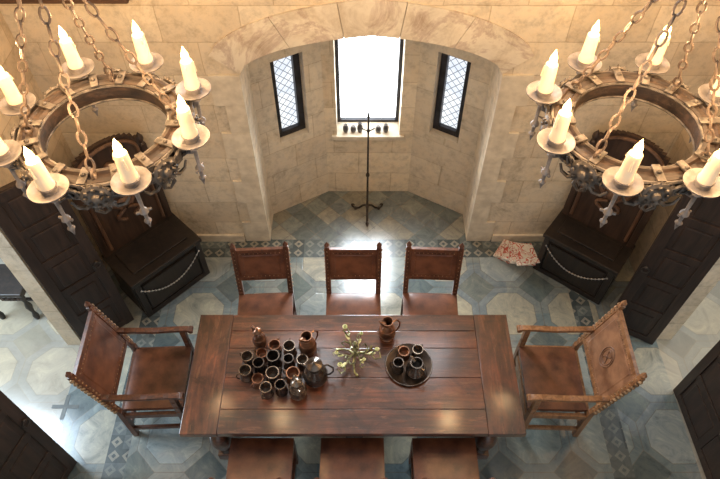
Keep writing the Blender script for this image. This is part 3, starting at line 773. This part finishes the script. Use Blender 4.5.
# ------------------------------------------------------------------ corner benches
def throne(loc, rz, label, w, d, hb):
    r = root('hall_bench', loc, label, 'bench', rz, 'carved box-seat benches in the corners')
    bh = .58
    def fb(bm):
        box(bm, (w, d, .06), (0, 0, .03), bev=.01); box(bm, (w-.04, d-.04, bh-.08), (0, 0, .04+(bh-.08)/2))
        for s in (-1, 1):
            box(bm, (.06, .05, bh-.06), (s*(w/2-.035), -d/2+.02, bh/2), bev=.008)
            box(bm, (.03, d-.14, bh-.20), (s*(w/2-.012), 0, bh/2-.01), bev=.01)
        box(bm, (w-.16, .03, bh-.20), (0, -d/2+.015, bh/2-.01), bev=.012)
    part('box_base', M['darkwood'], r, fn=fb)
    def fs(bm):
        box(bm, (w+.03, d+.02, .045), (0, -.01, bh-.0225+.005), bev=.01)
        box(bm, (w-.16, d-.18, .02), (0, -.01, bh+.012), bev=.008)
    part('seat_lid', M['darkwood'], r, fn=fs)
    y = d/2-.035
    def fbk(bm):
        n = 16
        for i in range(n):
            x0 = -w/2+.05+(w-.10)*i/n; x1 = x0+(w-.10)/n; t = ((x0+x1)/2)/(w/2-.05)
            top = hb-.22+.20*math.sqrt(max(0, 1-t*t)); box(bm, (x1-x0+.001, .04, top-bh), ((x0+x1)/2, y, (top+bh)/2))
    part('backrest', M['backwood'], r, fn=fbk)
    def frel(bm):
        cz = hb-.50
        tube(bm, [((w/2-.09)*math.cos(t), y-.025, hb-.25+.19*math.sin(t)) for t in [PI*k/20 for k in range(21)]], .018, 8)
        for s in (-1, 1):
            tube(bm, [(s*(w/2-.09), y-.025, hb-.25), (s*(w/2-.09), y-.025, bh+.06)], .018, 8)
            tube(bm, [(s*(.05+.10*math.sin(t)), y-.03, cz-.26+.30*t/2.6) for t in [k*.26 for k in range(11)]], .022, 8)
            tube(bm, [(s*(.04+.07*math.sin(t*1.3)), y-.03, cz-.42+.05*t) for t in [k*.3 for k in range(10)]], .018, 8)
            sph(bm, .05, (s*.15, y-.02, cz+.12), (1, .6, 1.3))
        sph(bm, .10, (0, y-.02, cz), (1, .55, 1.35), 16, 10)
        sph(bm, .06, (0, y-.04, cz+.21), (1, .8, 1.2), 14, 8)
        sph(bm, .07, (0, y-.02, cz-.22), (1.2, .5, .9), 12, 8)
    part('carved_relief', M['brownwood'], r, True, fn=frel, label='brown carved figural relief on the back')
    for s in (-1, 1):
        part('post', M['backwood'], r, True, fn=lambda bm, s=s: (box(bm, (.06, .06, hb-.25-bh), (s*(w/2-.03), y, bh+(hb-.25-bh)/2), bev=.006), lathe(bm, [(.03, hb-.25), (.018, hb-.235), (.034, hb-.20), (.03, hb-.17), (.01, hb-.14), (.001, hb-.12)], 14, TR((s*(w/2-.03), y, 0)))))
    def fsw(bm):
        k = 22
        pts = []
        for i in range(k):
            t = i/(k-1)*2-1; pts.append((t*(w/2-.05), -d/2-.012, .25+.19*t*t))
        for p in pts: sph(bm, .010, p, u=7, v=5)
        tube(bm, pts, .004, 5)
    part('swag', M['swag'], r, True, fn=fsw, label='pale beaded swag across the front')
    return r
throne((-2.00, 3.60, 0), math.radians(46), 'black-stained carved box bench with tall arched back in the corner', .76, .50, 1.80)
throne((2.22, 3.69, 0), math.radians(-38), 'black-stained carved box bench with arched back beside printed booklets', .74, .40, 1.80)

# ------------------------------------------------------------------ booklets: one overlapping fan
gb = 'printed booklets piled beside the bench'
for i in range(12):
    t = i/11
    x = 1.56+.15*t+.015*math.sin(i*2.3); y = 3.98-.19*t-.015*math.cos(i*1.9)
    r = root('booklet', (x, y, .010+.0165*i), 'red and white printed booklet in a fanned pile on the floor' if i % 2 else 'pale printed booklet in a fanned pile on the floor', 'booklet', -.6+.75*t+.10*math.sin(i*3.1), gb)
    part('cover', M['paper'] if i % 2 == 0 else M['paper2'], r, fn=lambda bm: box(bm, (.19, .25, .013), bev=.002))
# ------------------------------------------------------------------ iron floor stand in alcove
fs = root('candle_stand', (.08, 4.50, 0), 'tall slender black iron candle stand with tripod foot in the alcove', 'candle stand')
def ffoot(k):
    def f(bm):
        a = k*2*PI/3-PI/2
        c_, s_ = math.cos(a), math.sin(a)
        pts = [(0, .16), (.05, .13), (.10, .06), (.15, .02), (.19, .03), (.20, .06), (.18, .075), (.165, .06)]
        tube(bm, [(q*c_, q*s_, z) for q, z in pts], [.014, .013, .012, .011, .010, .009, .008, .007], 8)
        sph(bm, .02, (.15*c_, .15*s_, .02))
    return f
for k in range(3): part('foot', M['iron'], fs, True, fn=ffoot(k))
part('pole', M['iron'], fs, True, fn=lambda bm: lathe(bm, [(.012, .10), (.022, .14), (.012, .18), (.010, .60), (.020, .62), (.020, .64), (.010, .66), (.009, 1.22), (.018, 1.24), (.009, 1.26), (.008, 1.40), (.014, 1.41), (.001, 1.50)], 12))
part('crossbar', M['iron'], fs, True, fn=lambda bm: tube(bm, [(-.06, 0, 1.275), (-.04, 0, 1.255), (0, 0, 1.24), (.04, 0, 1.255), (.06, 0, 1.275)], .006, 7))
for i, (x, h) in enumerate(((-.15, .09), (-.07, .07), (.0, .11), (.19, .07), (.27, .09))):
    r = root('jar', (x, 4.90, .872), 'small dark glazed jar standing on the window sill', 'jar', 0, 'jars on the window sill')
    part('body', M['ceramic'], r, True, fn=lambda bm: lathe(bm, [(.001, 0), (.022, 0), (.030, h*.3), (.028, h*.7), (.015, h*.9), (.019, h), (.012, h), (.001, h*.9)], 14))
    part('rim', M['dpewter'], r, True, fn=lambda bm: tube(bm, [(.017*math.cos(t), .017*math.sin(t), h) for t in [2*PI*k/12 for k in range(12)]], .003, 5, True))
# stool in side room
st = root('stool', (-3.35, 3.30, 0), 'small dark carved wooden stool standing in the adjoining room', 'stool')
part('seat', M['darkwood'], st, fn=lambda bm: box(bm, (.42, .36, .05), (0, 0, .445), bev=.01))
part('apron', M['backwood'], st, True, fn=lambda bm: (box(bm, (.36, .30, .07), (0, 0, .385), bev=.01), [sph(bm, .022, (-.15+.05*k, -.155, .37)) for k in range(7)]))
s0 = part('leg', M['darkwood'], st, True, loc=(-.17, -.14, 0), fn=lambda bm: lathe(bm, [(.022, 0), (.03, .05), (.015, .12), (.034, .22), (.015, .30), (.028, .36), (.025, .42)], 12))
for x, y in ((.17, -.14), (-.17, .14), (.17, .14)): link_copy(s0, st, loc=(x, y, 0))
part('stretcher', M['darkwood'], st, fn=lambda bm: box(bm, (.32, .03, .03), (0, 0, .12), bev=.004))

# ------------------------------------------------------------------ lights / world
def area(name, loc, rot, size, e, col, sy=None, spread=None):
    ld = bpy.data.lights.new(name, 'AREA'); ld.energy = e; ld.color = col; ld.size = size
    if sy: ld.shape = 'RECTANGLE'; ld.size_y = sy
    if spread: ld.spread = math.radians(spread)
    o = bpy.data.objects.new(name, ld); COL.objects.link(o); o.location = loc; o.rotation_euler = rot; return o
area('daylight_window', (.09, 5.0, 1.6), (math.radians(-72), 0, 0), .56, 60, (.84, .93, 1), 1.2, 110)
area('daylight_side_room_left', (-4.4, 2.6, 2.6), (0, math.radians(-50), 0), 1.4, 150, (.70, .85, 1))
area('daylight_side_room_right', (4.6, 2.6, 2.6), (0, math.radians(50), 0), 1.4, 50, (1, .93, .82))
w = bpy.data.worlds.new('world'); scene.world = w; w.use_nodes = True
bg = w.node_tree.nodes['Background']; bg.inputs[0].default_value = (.88, .95, 1.0, 1); bg.inputs[1].default_value = .66
scene.view_settings.view_transform = 'Standard'
scene.view_settings.look = 'None'

cam = bpy.data.cameras.new('camera'); co = bpy.data.objects.new('camera', cam); COL.objects.link(co)
co.location = (0, 0, 5.3); co.rotation_euler = (math.radians(38), 0, 0); cam.lens = 31; cam.sensor_width = 36; cam.clip_start = .05
scene.camera = co
